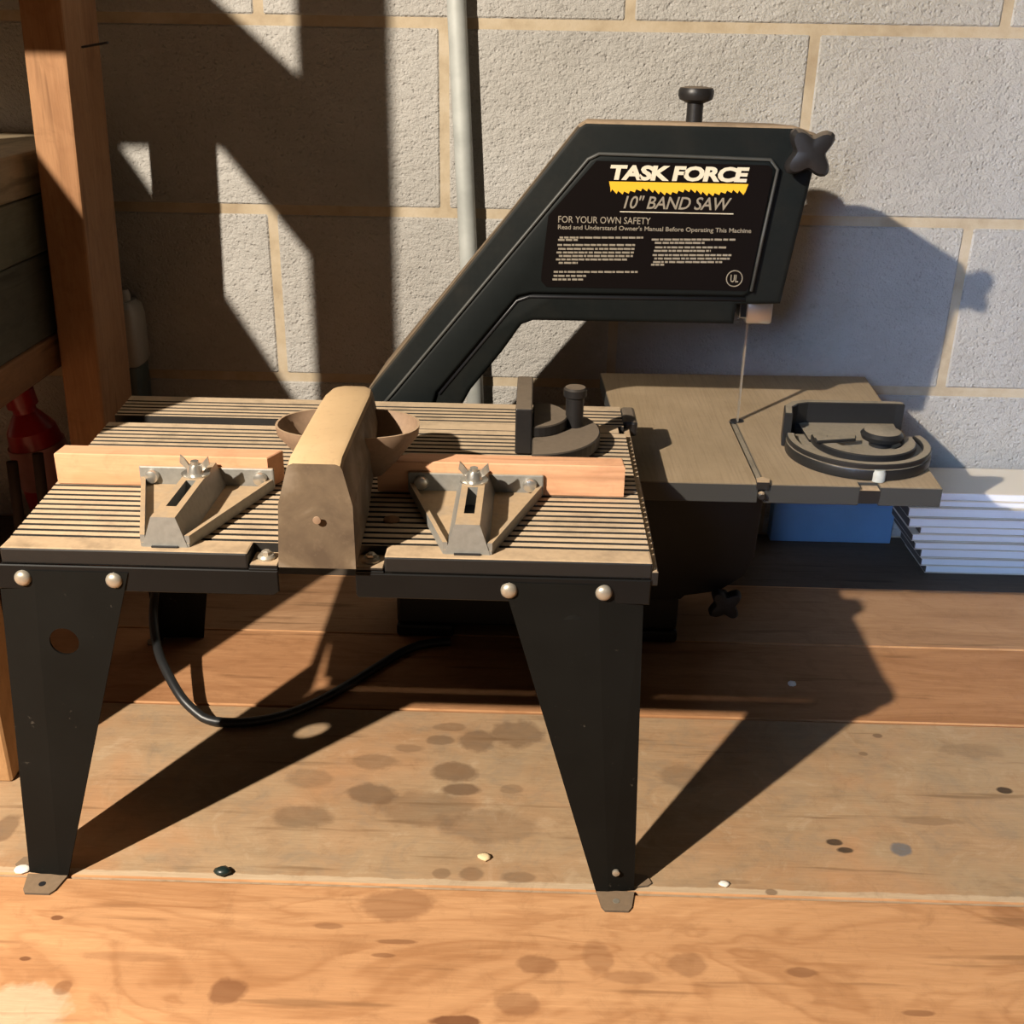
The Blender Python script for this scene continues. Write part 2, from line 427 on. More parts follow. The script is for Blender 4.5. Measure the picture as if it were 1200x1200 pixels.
# red bottle under the beam
rb = thing('red_bottle', (-.525, 1.17, 0), 'red plastic bottle with a pinkish label leaning below the beam', 'bottle')
def leaned(prof, base, top, n=20):
    base, top = Vector(base), Vector(top); ax = (top-base); L = ax.length
    pts = [base+ax*(h) for r, h in prof]
    m = MB(); m.tube(pts, [r for r, h in prof], n); return m
B0, B1 = (-.545, 1.19, .0), (-.580, 1.17, .256)
leaned([(.027, 0.0), (.030, .03), (.031, .3), (.030, .60), (.027, .68)], B0, B1).build('body', M_red, rb, 'auto')
leaned([(.0315, .42), (.0318, .43), (.0318, .60), (.0315, .61)], B0, B1).build('bottle_label', M_pinkish, rb, 'auto')
leaned([(.027, .68), (.017, .74), (.013, .76), (.013, .80)], B0, B1).build('shoulder', M_red, rb, 'auto')
leaned([(.017, .79), (.017, .86), (.015, .87), (.013, .93), (.008, 1.0)], B0, B1).build('cap', M_red, rb, 'auto')

# bundle of slim sticks hanging in the gloom
for i, (x, y, h, lab) in enumerate([(-.505, 1.10, .15, 'dark slim stick, rightmost of the three below the beam'), (-.535, 1.10, .165, 'dark slim stick, middle of the three below the beam'), (-.565, 1.10, .155, 'dark slim stick, leftmost of the three below the beam')]):
    o = MB().tube([(x, y, .0), (x-.004, y+.012, h*.5), (x-.004, y+.02, h)], [.0055, .006, .006], 10).build('wooden_stick', M_redfabric, None, True)
    tag(o, lab, 'stick', 'sticks below the beam')

# pale bottle beside the post
pb = thing('plastic_container', (-.478, 1.275, 0), 'pale rounded plastic container in shadow right of the wooden post', 'bottle')
def rrect(cx, cy, hx, hy, z, n=24, p=4):
    o = []
    for k in range(n):
        a = 2*math.pi*k/n; ca, sa = math.cos(a), math.sin(a)
        o.append((cx+hx*math.copysign(abs(ca)**(2/p), ca), cy+hy*math.copysign(abs(sa)**(2/p), sa), z))
    return o
m = MB(); m.loft([rrect(-.487, 1.283, .016, .022, z) for z in (0, .1)]+[rrect(-.487, 1.283, .018, .024, z) for z in (.11, .215, .222)]); m.build('lower_body', M_teal, pb, 'auto')
m = MB(); m.loft([rrect(-.485, 1.283, a, a*1.4, z) for a, z in ((.0165, .2225), (.019, .228), (.019, .28), (.017, .292), (.012, .298))]); m.build('upper_body', M_bottle, pb, 'auto')
m = MB(); m.lathe([(.008, .298), (.008, .306), (.006, .311)], (-.484, 1.283, 0)); m.build('cap', M_bottle, pb, 'auto')

# ------------------------------------------------------------------ router table
TZ = .272
rt = thing('router_table', (-.136, .83, 0), 'small black router table with ribbed dusty top standing on the planks', 'table')

def ribbed_top():
    m = MB(); b = m.bm
    Y0, Y1 = .6855, 1.003
    prof = [(Y0, TZ)]
    y = Y0+.001; pitch = .00905
    slot = (.9265, .946)
    while y+pitch < Y1-.006:
        if slot[0]-.006 < y < slot[1]:
            prof += [(slot[0], TZ), (slot[0]+.0003, TZ-.011), (slot[1]-.0003, TZ-.011), (slot[1], TZ)]
            y = slot[1]+.0035; continue
        prof += [(y+.0002, TZ), (y+.0007, TZ-.0040), (y+.0030, TZ-.0040), (y+.0036, TZ)]
        y += pitch
    prof += [(Y1, TZ)]
    prof += [(Y1, TZ-.016), (Y0, TZ-.016)]
    # right edge slightly slanted like the photo; opening for the guard
    xl = lambda yy: -.357-.026*(yy-.665)/.34
    xr = lambda yy: .083
    v0 = [b.verts.new((xl(p[0]), p[0], p[1])) for p in prof]
    v1 = [b.verts.new((xr(p[0]), p[0], p[1])) for p in prof]
    n = len(prof)
    b.faces.new(v0); b.faces.new(v1[::-1])
    for i in range(n):
        b.faces.new([v0[i], v1[i], v1[(i+1) % n], v0[(i+1) % n]])
    return m
tp = ribbed_top().build('tabletop', M_rib, rt)
m = MB()
m.box(-.3575, -.189, .6655, .6852, TZ-.011, TZ+.0012, 0, .0015, 0, 2)
m.build('front_rail', M_rail, rt)
m = MB()
m.box(-.097, .0835, .6655, .6852, TZ-.011, TZ+.0012, 0, .0015, 0, 2)
m.build('front_rail', M_rail, rt)
m = MB(); m.prism([(.0832, .666), (.0832, 1.003), (.0895, 1.003), (.0895, .985), (.0885, .75), (.0875, .666)], 'z', TZ-.016, TZ-.0050, 0, .0008, 1)
m.build('side_trim', M_rail, rt)
m = MB(); m.box(.0832, .0965, .955, .999, TZ-.013, TZ+.002, 0, .003, 0, 2); m.build('corner_clip', M_blackplastic, rt)
# aprons
m = MB(); m.prism([(-.362, .2425), (-.362, .261), (-.169, .261), (-.169, .2455), (-.173, .2425)], 'y', .664, .6665, 0, .0007, 1)
m.box(-.189, -.169, .6645, .69, .2595, .2625, 0, .0006); m.build('apron', M_blackmetal, rt)
m = MB(); m.prism([(-.115, .2425), (-.1165, .245), (-.1165, .261), (.083, .261), (.083, .2425)], 'y', .664, .6665, 0, .0007, 1)
m.box(-.1165, -.097, .6645, .69, .2595, .2625, 0, .0006); m.build('apron', M_blackmetal, rt)
m = MB(); m.box(-.365, -.3625, .667, 1.003, .2425, .2555, 0, .0006); m.build('apron', M_blackmetal, rt)
m = MB(); m.box(.0805, .083, .667, 1.003, .2425, .2555, 0, .0006); m.build('apron', M_blackmetal, rt)
m = MB(); m.box(-.36, .0805, 1.0032, 1.0055, .2425, .262, 0, .0006); m.build('apron', M_blackmetal, rt)
# dusty ledges with their screws
for x in (-.1785, -.107):
    led = MB().box(x-.0095, x+.0095, .6648, .6848, .2628, .2655, 0, .0006).build('ledge', M_rail, rt)
    led['label'] = 'dust covered ledge beside the tan guard'
    m = MB(); m.lathe([(.0062, .2655), (.0062, .2670), (.005, .2685)], (x, .675, 0), n=16)
    m.lathe([(.0035, .2685), (.0035, .2705), (.002, .2715)], (x, .675, 0), n=6)
    m.build('screw', M_bolt, rt, 'auto')
for x in (-.3435, -.281, -.0125, .0515):
    m = MB(); m.lathe([(.0030, -.001), (.0058, .0), (.0056, .0018), (.0042, .0034), (.0018, .0042)], (x, .6638, .2515), 'y', 20)
    m.build('apron_screw', [M_bolt, M_slot], rt, 'auto')

def leg(side, end):
    """side -1 left / +1 right, end 'f' or 'b'"""
    m = MB(); b = m.bm
    t = .0016
    if side < 0: it, ib, ct, cb, ot, ob = -.271, -.3455, -.3355, -.352, -.361, -.3765
    else: it, ib, ct, cb, ot, ob = -.0165, .0575, .0475, .0665, .0785, .0865
    if end == 'b' and side < 0: it, ib, ct, cb, ot, ob = -.300, -.343, -.340, -.362, -.372, -.386
    if end == 'f': yt, yb, dy = .6632, .6535, 1
    else: yt, yb, dy = 1.0068, 1.0165, -1
    zt = .2575 if end == 'f' else .259
    ztf = .2572
    def sheet(a, bb, cc, d, off):
        va = [Vector(q) for q in (a, bb, cc, d)]
        o = Vector(off)*t
        m.loft([va, [q+o for q in va]])
    # inner plate (with punched hole on the left front leg)
    A = (it, yt, ztf); B = (ib, yb, .0008); C = (cb, yb, .0008); D = (ct, yt, ztf)
    if side < 0 and end == 'f':
        cx, cz, r = -.3215, .2035, .0103
        yy = lambda z: yb+(yt-yb)*(z-.0008)/(ztf-.0008)
        outer = [b.verts.new(q) for q in (A, D, C, B)]
        ring = [b.verts.new((cx+r*math.cos(-2*math.pi*k/24), yy(cz+r*math.sin(-2*math.pi*k/24)), cz+r*math.sin(-2*math.pi*k/24))) for k in range(24)]
        es = [b.edges.new((outer[i], outer[(i+1) % 4])) for i in range(4)]+[b.edges.new((ring[i], ring[(i+1) % 24])) for i in range(24)]
        g = bmesh.ops.triangle_fill(b, use_beauty=True, use_dissolve=False, edges=es)
        fs = [f for f in g['geom'] if isinstance(f, bmesh.types.BMFace)]
        ex = bmesh.ops.extrude_face_region(b, geom=fs)
        vs = [v for v in ex['geom'] if isinstance(v, bmesh.types.BMVert)]
        bmesh.ops.translate(b, verts=vs, vec=(0, t*dy, 0))
    else:
        sheet(A, B, C, D, (0, dy, 0))
    # outer plate turned slightly back, then the side flange
    ys = .0035*dy
    E = (ob, yb+ys, .0008); F = (ot, yt+ys, ztf)
    sheet(D, C, E, F, (0, dy, 0))
    G = (ob, yb+.022*dy, .0008); H = (ot, yt+.062*dy, .2425)
    F2 = (ot, yt+ys, .2425)
    sheet(F2, E, G, H, (-side, 0, 0))
    o = m.build('leg', M_leg, rt)
    # foot tabs
    f = MB()
    cx = (ib+ob)/2; w = abs(ob-ib)/2
    y2 = yb-.0195*dy
    pts = [(cx-w, yb+.001*dy), (cx+w, yb+.001*dy), (cx+w*.78, y2+.004*dy), (cx+w*.6, y2), (cx-w*.6, y2), (cx-w*.78, y2+.004*dy)]
    f.prism(pts, 'z', .0002, .0018)
    f.lathe([(.0026, .0018), (.0026, .0021)], (cx, (yb+y2)/2, 0), n=12, mi=1)
    x2 = ob+.014*side
    f.prism([(ob, yb+.006*dy), (x2-.003*side, yb+.008*dy), (x2, yb+.011*dy), (x2-.003*side, yb+.019*dy), (ob, yb+.021*dy)], 'z', .0002, .0018)
    ff = f.build('foot_tab', [M_foot, M_slot if side < 0 else M_bolt], o)
    return o
for sd in (-1, 1):
    leg(sd, 'f'); leg(sd, 'b')
# pressed knock-out mark and rivet on the right front leg
m = MB(); m.lathe([(.0105, -.0004), (.0105, .0001), (.0095, .0006)], (.032, .6628, .2245), 'y', 24); m.build('knockout', M_leg, rt, 'auto')
m = MB(); m.lathe([(.0028, -.001), (.0028, .0008), (.0018, .0014)], (.0715, .6535, .020), 'y', 12); m.build('rivet', M_bolt, rt, 'auto')

# fence boards
def fence(x0, x1, mitre_right, chamf=False):
    zt = TZ+.0258; z0 = TZ+.0004; Yf, Yb = .7800, .7985
    m = MB(); d = .0165
    if mitre_right:
        pts = [(x0, Yf), (x1-d, Yf), (x1, Yb), (x0, Yb)]
        pts = [(x0, Yf), (x1-.004, Yf), (x1+.004, Yb), (x0+.001, Yb)]
    else:
        pts = [(x0-.004, Yf), (x1, Yf), (x1-.001, Yb), (x0+.019, Yb)]
    m.prism(pts, 'z', z0, zt, 0, .0008, 1)
    o = m.build('fence_board', M_fence, rt)
    return o
fl = fence(-.363, -.196, True); fl['label'] = 'pale pine fence board left of the guard'
fr = fence(-.1125, .0715, False); fr['label'] = 'orange pine fence board right of the guard'

def bracket(cx):
    """cast holder that pushes the fence board; Y runs to the back"""
    z0 = TZ+.0012
    m = MB()
    m.box(cx-.0515, cx+.0515, .7765, .7797, z0, z0+.0172, 0, .0012, 0, 2)          # back plate
    m.prism([(cx-.048, .776), (cx+.048, .776), (cx+.0165, .6725), (cx-.0165, .6725)], 'z', z0, z0+.003)   # web
    for s_ in (-1, 1):                                                               # rims of the web
        m.loft([[(cx+s_*x, y, z0) for x, y in ((.0505, .777), (.047, .777), (.0135, .673), (.0168, .673))],
                [(cx+s_*x, y, z0+.0085) for x, y in ((.0505, .777), (.047, .777), (.0135, .673), (.0168, .673))]])
    # hollow ridge block
    for (ya, yb_) in ((.672, .6925), (.740, .7765)):
        m.loft([[(cx-.0155, ya, z0), (cx+.0155, ya, z0), (cx+.0155, yb_, z0), (cx-.0155, yb_, z0)],
                [(cx-.0083, ya+.0015*(ya < .7), z0+.0215), (cx+.0083, ya+.0015*(ya < .7), z0+.0215), (cx+.0083, yb_, z0+.0215), (cx-.0083, yb_, z0+.0215)]])
    for s_ in (-1, 1):
        m.loft([[(cx+s_*.0155, .6925, z0), (cx+s_*.0155, .740, z0), (cx+s_*.0075, .740, z0), (cx+s_*.0075, .6925, z0)],
                [(cx+s_*.0083, .6925, z0+.0215), (cx+s_*.0083, .740, z0+.0215), (cx+s_*.0036, .740, z0+.0215), (cx+s_*.0036, .6925, z0+.0215)]])
    br = m.build('fence_bracket', M_bracket, rt)
    m = MB(); m.box(cx-.0065, cx+.0065, .6928, .7398, z0+.003, z0+.0075); m.build('slot', M_slot, br)
    m = MB(); m.box(cx-.009, cx+.009, .6705, .672, z0-.0008, z0+.0012); m.build('slot', M_slot, br)
    for s_ in (-1, 1):
        m = MB(); m.lathe([(.0052, 0), (.0056, .0015), (.0048, .0042), (.0022, .0052)], (cx+s_*.0412, .7767, z0+.0095), 'y', 18)
        m.build('bolt', M_zinc, br, 'auto')
    # wing nut with washer
    wn = MB(); wy = .752; wz = z0+.0215
    wn.lathe([(.0105, wz), (.0105, wz+.0012)], (cx, wy, 0), n=20)
    wn.lathe([(.0062, wz+.0012), (.0058, wz+.004), (.0045, wz+.0075), (.0030, wz+.0078), (.0030, wz+.0105)], (cx, wy, 0), n=16)
    for s_, tilt in ((-1, .0015), (1, -.001)):
        ring0 = [(cx+s_*.003, wy-.0012, wz+.002), (cx+s_*.003, wy+.0012, wz+.002), (cx+s_*.0045, wy+.0012, wz+.008), (cx+s_*.0045, wy-.0012, wz+.008)]
        ring1 = [(cx+s_*.0075, wy-.001+tilt, wz+.0045), (cx+s_*.0075, wy+.001+tilt, wz+.0045), (cx+s_*.008, wy+.001+tilt, wz+.012), (cx+s_*.008, wy-.001+tilt, wz+.012)]
        ring2 = [(cx+s_*.0115, wy-.0008+tilt, wz+.0085), (cx+s_*.0115, wy+.0008+tilt, wz+.0085), (cx+s_*.0105, wy+.0008+tilt, wz+.0145), (cx+s_*.0105, wy-.0008+tilt, wz+.0145)]
        wn.loft([ring0, ring1, ring2])
    w = wn.build('wing_nut', M_zinc, br, 'auto')
    return br
bk = bracket(-.2465)
bk2 = copy_tree(bk, rt, (.2052, 0, 0))

# tan guard in the middle with its dust bowl
def guard():
    m = MB(); b = m.bm
    # stations along Y: (y, half width bottom, z bottom, half width top, z top, centre)
    st = [(.6545, .0258, .2690, .0245, .312, .0172, .3395), (.668, .0262, .2740, .0248, .315, .0172, .3425), (.72, .0250, .2800, .0240, .316, .0172, .3435), (.77, .0215, .2860, .0232, .318, .0172, .3440), (.800, .0200, .2950, .0222, .320, .0170, .3435), (.822, .0175, .3000, .0195, .320, .0150, .3420), (.834, .0130, .3040, .0145, .320, .0110, .3395), (.840, .0070, .3080, .0080, .320, .0055, .3350)]
    rings = []
    for i, (y, wb, zb, wm, zm, wt, zt) in enumerate(st):
        cx = -.1400
        yt = y+(.0095 if i == 0 else .005 if i == 1 else 0)
        ym = y+(.0058 if i == 0 else .003 if i == 1 else 0)
        half = [(wb, y, zb), (wm, ym, zm), (wt+.0010, ym+(yt-ym)*.87, zt-.0038), (wt-.0004, ym+(yt-ym)*.96, zt-.0012), (wt-.0034, yt, zt)]
        rings.append([(cx-a_, b_, c_) for a_, b_, c_ in half]+[(cx+a_, b_, c_) for a_, b_, c_ in half[::-1]])
    m.loft(rings)
    g = m.build('guard', M_guard, rt, 'auto')
    g['label'] = 'dusty tan guard chute in the middle of the table'
    return g
gd = guard()
def bowl():
    cx, cy = -.1365, .776
    m = MB(); n = 40
    def ring(hx, hy, z, dx=0, dy=0, p=2.3):
        o = []
        for k in range(n):
            a = 2*math.pi*k/n; ca, sa = math.cos(a), math.sin(a)
            # flatter towards the front
            yy = hy*math.copysign(abs(sa)**(2/p), sa)
            if sa < 0: yy *= .9
            o.append((cx+dx+hx*math.copysign(abs(ca)**(2/p), ca), cy+dy+yy, z))
        return o
    outer = [ring(.024, .012, .2985 - .012, 0, .006), ring(.036, .024, .300, 0, .003), ring(.0525, .036, .3215), ring(.0535, .037, .3285)]
    inner = [ring(.0518, .0353, .3285), ring(.0505, .034, .3215), ring(.034, .022, .302, 0, .003), ring(.022, .010, .2895, 0, .006)]
    m.loft(outer+inner, 0, True)
    return m.build('dust_bowl', M_bowl, gd, 'auto')
bowl()
m = MB(); m.lathe([(.0028, 0), (.0026, .0005), (.0015, .0007)], (-.1385, .6553, .3035), 'y', 14); bp = m.build('rivet', M_bowl, gd, 'auto')

# bits on the table
m = MB(); m.lathe([(.006, .2722), (.0058, .2735), (.0035, .2745)], (-.0995, .728, 0), n=14); tag(m.build('wood_scrap', M_beam, None, 'auto'), 'small brown scrap lying on the ribbed top right of the guard', 'debris')

# ------------------------------------------------------------------ mitre gauge on the router table
mg = thing('miter_gauge', (.01, .915, .2725), 'black miter gauge with round knob standing on the ribbed router table', 'gauge')
MB().box(-.0135, .0005, .868, .962, .2728, .3125, 0, .0012, 0, 2).build('face_plate', M_blackplastic, mg)
m = MB(); m.box(-.104, .078, .9270, .9455, .2625, .2722, 0, .0005); m.build('slide_bar', M_rib, mg)['label'] = 'dusty slide bar in the table slot'
m = MB()
pr = [(.0006+.058*math.cos(a), .893+.062*math.sin(a)) for a in [math.radians(-90+180*k/28) for k in range(29)]]
m.prism(pr, 'z', .2755, .2865, 0, .001, 1)
pm = m.build('protractor', M_blackplastic, mg)
m = MB()
pr2 = [(.001+.030*math.cos(a), .905+.034*math.sin(a)) for a in [math.radians(-90+180*k/18) for k in range(19)]]
m.prism(pr2, 'z', .2865, .2960, 0, .001, 1); m.build('web', M_blackplastic, mg)
m = MB(); m.lathe([(.0075, .2865), (.0078, .312), (.0098, .3135), (.0100, .3195), (.0085, .3212)], (.0365, .904, 0), n=20); m.build('knob', M_blackplastic, mg, 'auto')
m = MB(); m.prism([(.014, .890), (.030, .900), (.028, .905), (.014, .899)], 'z', .2866, .2892); m.build('pointer', M_zinc, mg)

# ------------------------------------------------------------------ band saw
bs = thing('band_saw', (.05, 1.08, 0), 'charcoal bench band saw with black label, standing behind the router table', 'saw')
Yf, Yb = 1.024, 1.132
upper = [(.0405, .5265), (.223, .5255), (.243, .5195), (.2475, .510), (.229, .368), (.1885, .3665), (.1875, .348), (-.001, .3475), (-.012, .343), (-.030, .3165), (-.060, .278), (-.072, .255), (-.078, .215), (-.165, .215), (-.1665, .262), (-.160, .276), (-.012, .464), (.034, .5225)]
m = MB()
_u0 = [(x, Yf, z) for x, z in upper]; _u1 = [(x+(.006 if x < .05 and z > .25 and not (z < .35 and x > -.10) else -.003 if x > .2 else 0), Yb, z-(.006 if z > .4 else 0)) for x, z in upper]
m.loft([_u0, _u1])
bmesh.ops.bevel(m.bm, geom=[e for e in m.bm.edges if abs(e.verts[0].co.y-e.verts[1].co.y) < 1e-6], offset=.005, segments=3, affect='EDGES', profile=.5)
m.build('upper_housing', M_sawbody, bs, 'auto')
lowerp = [(-.165, .2155), (.205, .2155), (.2355, .200), (.2350, .165), (.2330, .103), (.2255, .083), (.200, .0635), (.165, .057), (.161, .0525), (-.139, .0475), (-.150, .11), (-.160, .17)]
m = MB(); m.prism(lowerp, 'y', Yf+.004, Yb-.002, 0, .005, 2); m.build('lower_housing', M_lower, bs, 'auto')
m = MB(); m.box(-.139, .160, 1.035, 1.135, .012, .052, 0, .004, 0, 2); m.build('base', M_lower, bs)
for (x0, x1) in ((-.139, -.078), (.112, .1605)):
    for (y0, y1) in ((1.030, 1.062), (1.108, 1.140)):
        MB().box(x0, x1, y0, y1, .0002, .014, 0, .003, 0, 2).build('foot', M_lower, bs)
# door cover
cover = [(-.168, .216), (-.160, .249), (-.134, .274), (.0455, .4945), (.054, .4985), (.2035, .4965), (.2105, .4885), (.1985, .380), (.193, .3755), (-.004, .3745), (-.016, .3715), (-.092, .277), (-.100, .25), (-.104, .216)]
cover = cover[1:-1]
m = MB(); m.prism(cover, 'y', Yf-.0045, Yf+.002, 0, .0032, 3); cv = m.build('cover', M_sawplate, bs, 'auto')
# ridge along the cover's upper rim, its lit-edge highlight put into a lighter grey
m = MB(); m.tube([(-.146, Yf-.0042, .2615), (-.134, Yf-.0042, .276), (.044, Yf-.0042, .4945), (.0535, Yf-.0042, .4993), (.125, Yf-.0042, .4985), (.204, Yf-.0042, .4972), (.2115, Yf-.0042, .489), (.2045, Yf-.0042, .430), (.1992, Yf-.0042, .381)], .0016, 8)
m.build('rim', M_rim, cv, True)
m = MB(); m.tube([(-.090, Yf+.0002, .274), (-.0165, Yf+.0002, .3665), (-.005, Yf+.0002, .3708), (.195, Yf+.0002, .3720)], .0017, 8)
m.build('seam', M_slot, cv, True)
# label
LY = Yf-.0047
lab = [(.0515, .4935), (.203, .4925), (.2065, .4895), (.207, .482), (.1965, .384), (.1935, .3812), (.0105, .3812), (.0055, .3865), (.0055, .393), (.0105, .4455)]
m = MB(); m.prism(lab, 'y', LY-.0005, LY+.0003); lb = m.build('safety_label', M_label, bs)
TY = LY-.0006

def text_obj(body, x0, x1, z0, z1, mat, name, bold=0.0, shear=0.0, ext=.00012, parent=None, spacing=1.0, slope=0.0):
    cu = bpy.data.curves.new(name, 'FONT'); cu.body = body; cu.size = .02
    cu.offset = bold; cu.shear = shear; cu.extrude = ext; cu.resolution_u = 3; cu.space_character = spacing
    o = bpy.data.objects.new(name, cu); COL.objects.link(o)
    bpy.context.view_layer.update()
    dg = bpy.context.evaluated_depsgraph_get()
    me = bpy.data.meshes.new_from_object(o.evaluated_get(dg))
    bpy.data.objects.remove(o); bpy.data.curves.remove(cu)
    xs = [v.co.x for v in me.vertices]; ys = [v.co.y for v in me.vertices]
    ax, bx, ay, by = min(xs), max(xs), min(ys), max(ys)
    off = Vector((0, 0, 0)); q = parent
    while q is not None: off += q.location; q = q.parent
    for v in me.vertices:
        X = x0+(v.co.x-ax)/(bx-ax)*(x1-x0); Z = z0+(v.co.y-ay)/(by-ay)*(z1-z0); Yq = TY-v.co.z
        v.co = Vector((X, Yq, Z+slope*(X-x0)))-off
    me.materials.clear(); me.materials.append(mat)
    ob = bpy.data.objects.new(name, me); COL.objects.link(ob); ob.parent = parent
    return ob
text_obj('TASK FORCE', .0640, .1865, .4775, .4905, M_white, 'lettering', .0009, .12, parent=lb, spacing=.92)
# yellow band with saw teeth
band = [(.0635, .4762), (.1868, .4762), (.1845, .4685)]
nx = 22; teeth = []
for k in range(nx+1):
    f = k/nx; x = .1845-(.1845-.0665)*f
    wav = .0016*math.sin(f*math.pi*6)
    teeth += [(x, .4695+wav), (x-.0012, .4668+wav)]
band += teeth+[(.0650, .4700)]
m = MB(); m.prism(band, 'y', TY-.0001, TY+.0003); m.build('yellow_band', M_yellow, lb)
text_obj('10" BAND SAW', .0775, .1735, .4530, .4645, M_grey, 'lettering', .0002, .25, parent=lb, spacing=.95)
MB().box(.0745, .1760, TY-.0001, TY+.0003, .4498, .4506).build('underline', M_white, lb)
text_obj('FOR YOUR OWN SAFETY', .0195, .1025, .4395, .4455, M_grey, 'lettering', .0001, parent=lb)
text_obj('Read and Understand Owner\'s Manual Before Operating This Machine', .0195, .1935, .4325, .4378, M_grey, 'lettering', .0002, parent=lb)
rnd = random.Random(3)
m = MB()
def zx(X, Y): # label close-up frame -> metres on the label
    px, py_ = 640+X/4.286, 180+Y/4.286
    return .064+(px-715)*.0007455, .477-(py_-213-(px-715)*.0195)*.000746
rows = [(428, 75, 510), (440, 68, 170), (466, 65, 470), (486, 70, 468), (505, 62, 466), (523, 75, 462), (541, 60, 432), (559, 75, 175),
        (438, 555, 988), (455, 572, 830), (478, 575, 946), (496, 570, 866), (518, 565, 975), (536, 575, 968), (554, 570, 930), (568, 560, 628),
        (606, 50, 492), (627, 50, 222), (646, 45, 212)]
for (Y, a, b_) in rows:
    x = a
    while x < b_:
        w = rnd.uniform(12, 42); e = min(x+w, b_)
        x0, z0 = zx(x, Y); x1, z1 = zx(e, Y)
        m.box(x0, x1, TY-.0001, TY+.0002, z0-.00085, z0+.00085)
        x = e+rnd.uniform(3, 7)
m.build('fine_print', M_grey, lb)['kind'] = 'stuff'
# round mark
m = MB(); cxm, czm = .1825, .3925
ringo = [(cxm+.0072*math.cos(2*math.pi*k/32), TY-.0001, czm+.0072*math.sin(2*math.pi*k/32)) for k in range(33)]
m.tube(ringo, .0005, 6); m.build('round_mark', M_grey, lb)
text_obj('UL', cxm-.0036, cxm+.0036, czm-.0035, czm+.0035, M_grey, 'lettering', .0003, parent=lb)

# star knobs (door latches)
def star_knob(c, r):
    m = MB(); n = 48; rings = []
    for (k, h) in ((.80, 0), (1, .003), (1, .010), (.86, .014), (.4, .0155)):
        ring = []
        for i in range(n):
            a = 2*math.pi*i/n
            rr = r*(0.56+.44*abs(math.cos(2*(a-.72)))**2.2)*k
            ring.append((c[0]+rr*math.cos(a), c[1]-h, c[2]+rr*math.sin(a)))
        rings.append(ring)
    m.loft(rings)
    m.tube([(c[0], c[1], c[2]), (c[0], c[1]+.012, c[2])], r*.35, 12)
    return m
star_knob((.2345, 1.014, .505), .0245).build('door_knob', M_blackplastic, bs, 'auto')
star_knob((.2035, 1.018, .060), .0195).build('door_knob', M_lower, bs, 'auto')
# tension knob on top
m = MB(); m.lathe([(.0075, .520), (.0075, .5395), (.0085, .5400)], (.1425, 1.08, 0), n=20)
m.lathe([(.0085, .5395), (.0150, .5425), (.0162, .546), (.0162, .550), (.0150, .5525), (.009, .5535)], (.1425, 1.08, 0), n=28)
m.build('tension_knob', M_blackplastic, bs, 'auto')
# blade guide and blade
m = MB(); m.box(.198, .2055, 1.060, 1.095, .346, .372, 1, .001); m.box(.2045, .2305, 1.062, 1.098, .3395, .3665, 0, .003, 0, 2); m.build('blade_guide', [M_zinc, M_lower], bs, 'auto')
MB().box(.2095, .2110, 1.0765, 1.0825, .205, .350).build('blade', M_steel, bs)
# saw table
stz = .235
tb = MB()
b = tb.bm
quad = [(.0905, .907), (.3625, .907), (.3860, 1.2495), (.0780, 1.2405)]
# split round the blade slot so that it is a real gap
def lerp(a, c, f): return (a[0]+(c[0]-a[0])*f, a[1]+(c[1]-a[1])*f)
F = lambda f: lerp(quad[0], quad[1], f); Bk = lambda f: lerp(quad[3], quad[2], f)
fx = (.2040-.0905)/.272
sl = lerp(F(fx-.0110), Bk(fx-.0110), .51); sr = lerp(F(fx+.0110), Bk(fx+.0110), .51)
pts = [quad[0], F(fx-.0110), sl, sr, F(fx+.0110), F(.735), lerp(F(.735), Bk(.735), .035), lerp(F(.800), Bk(.800), .035), F(.800), quad[1], quad[2], quad[3]]
tb.prism(pts, 'z', stz-.018, stz, 0, .0007, 1)
stb = tb.build('saw_table', M_sawtable, bs)
MB().prism([lerp(F(.734), Bk(.734), -.001), lerp(F(.801), Bk(.801), -.001), lerp(F(.801), Bk(.801), .036), lerp(F(.734), Bk(.734), .036)], 'z', stz-.016, stz-.0035).build('slot_end', M_rail, stb)
MB().prism([lerp(F(fx-.0112), Bk(fx-.0112), .012), lerp(F(fx+.0112), Bk(fx+.0112), .012), lerp(F(fx+.0112), Bk(fx+.0112), .5), lerp(F(fx-.0112), Bk(fx-.0112), .5)], 'z', stz-.014, stz-.0022).build('slot_filling', M_gauge, stb)
m = MB(); m.lathe([(.0072, stz-.0002), (.0072, stz+.0002)], (.2100, 1.0795, 0), n=16); m.build('blade_opening', M_slot, stb)
m = MB(); m.lathe([(.0035, 0), (.0035, .004), (.0025, .005)], (.2045, .907, stz-.010), 'y', 12)
m.prism([(.199, .9045), (.210, .9045), (.2115, .913), (.206, .918), (.200, .914)], 'z', stz-.004, stz+.0028); m.build('leveling_pin', M_rail, stb)
m = MB(); m.box(.14, .26, 1.04, 1.12, .205, .2172); m.build('trunnion', M_lower, bs)

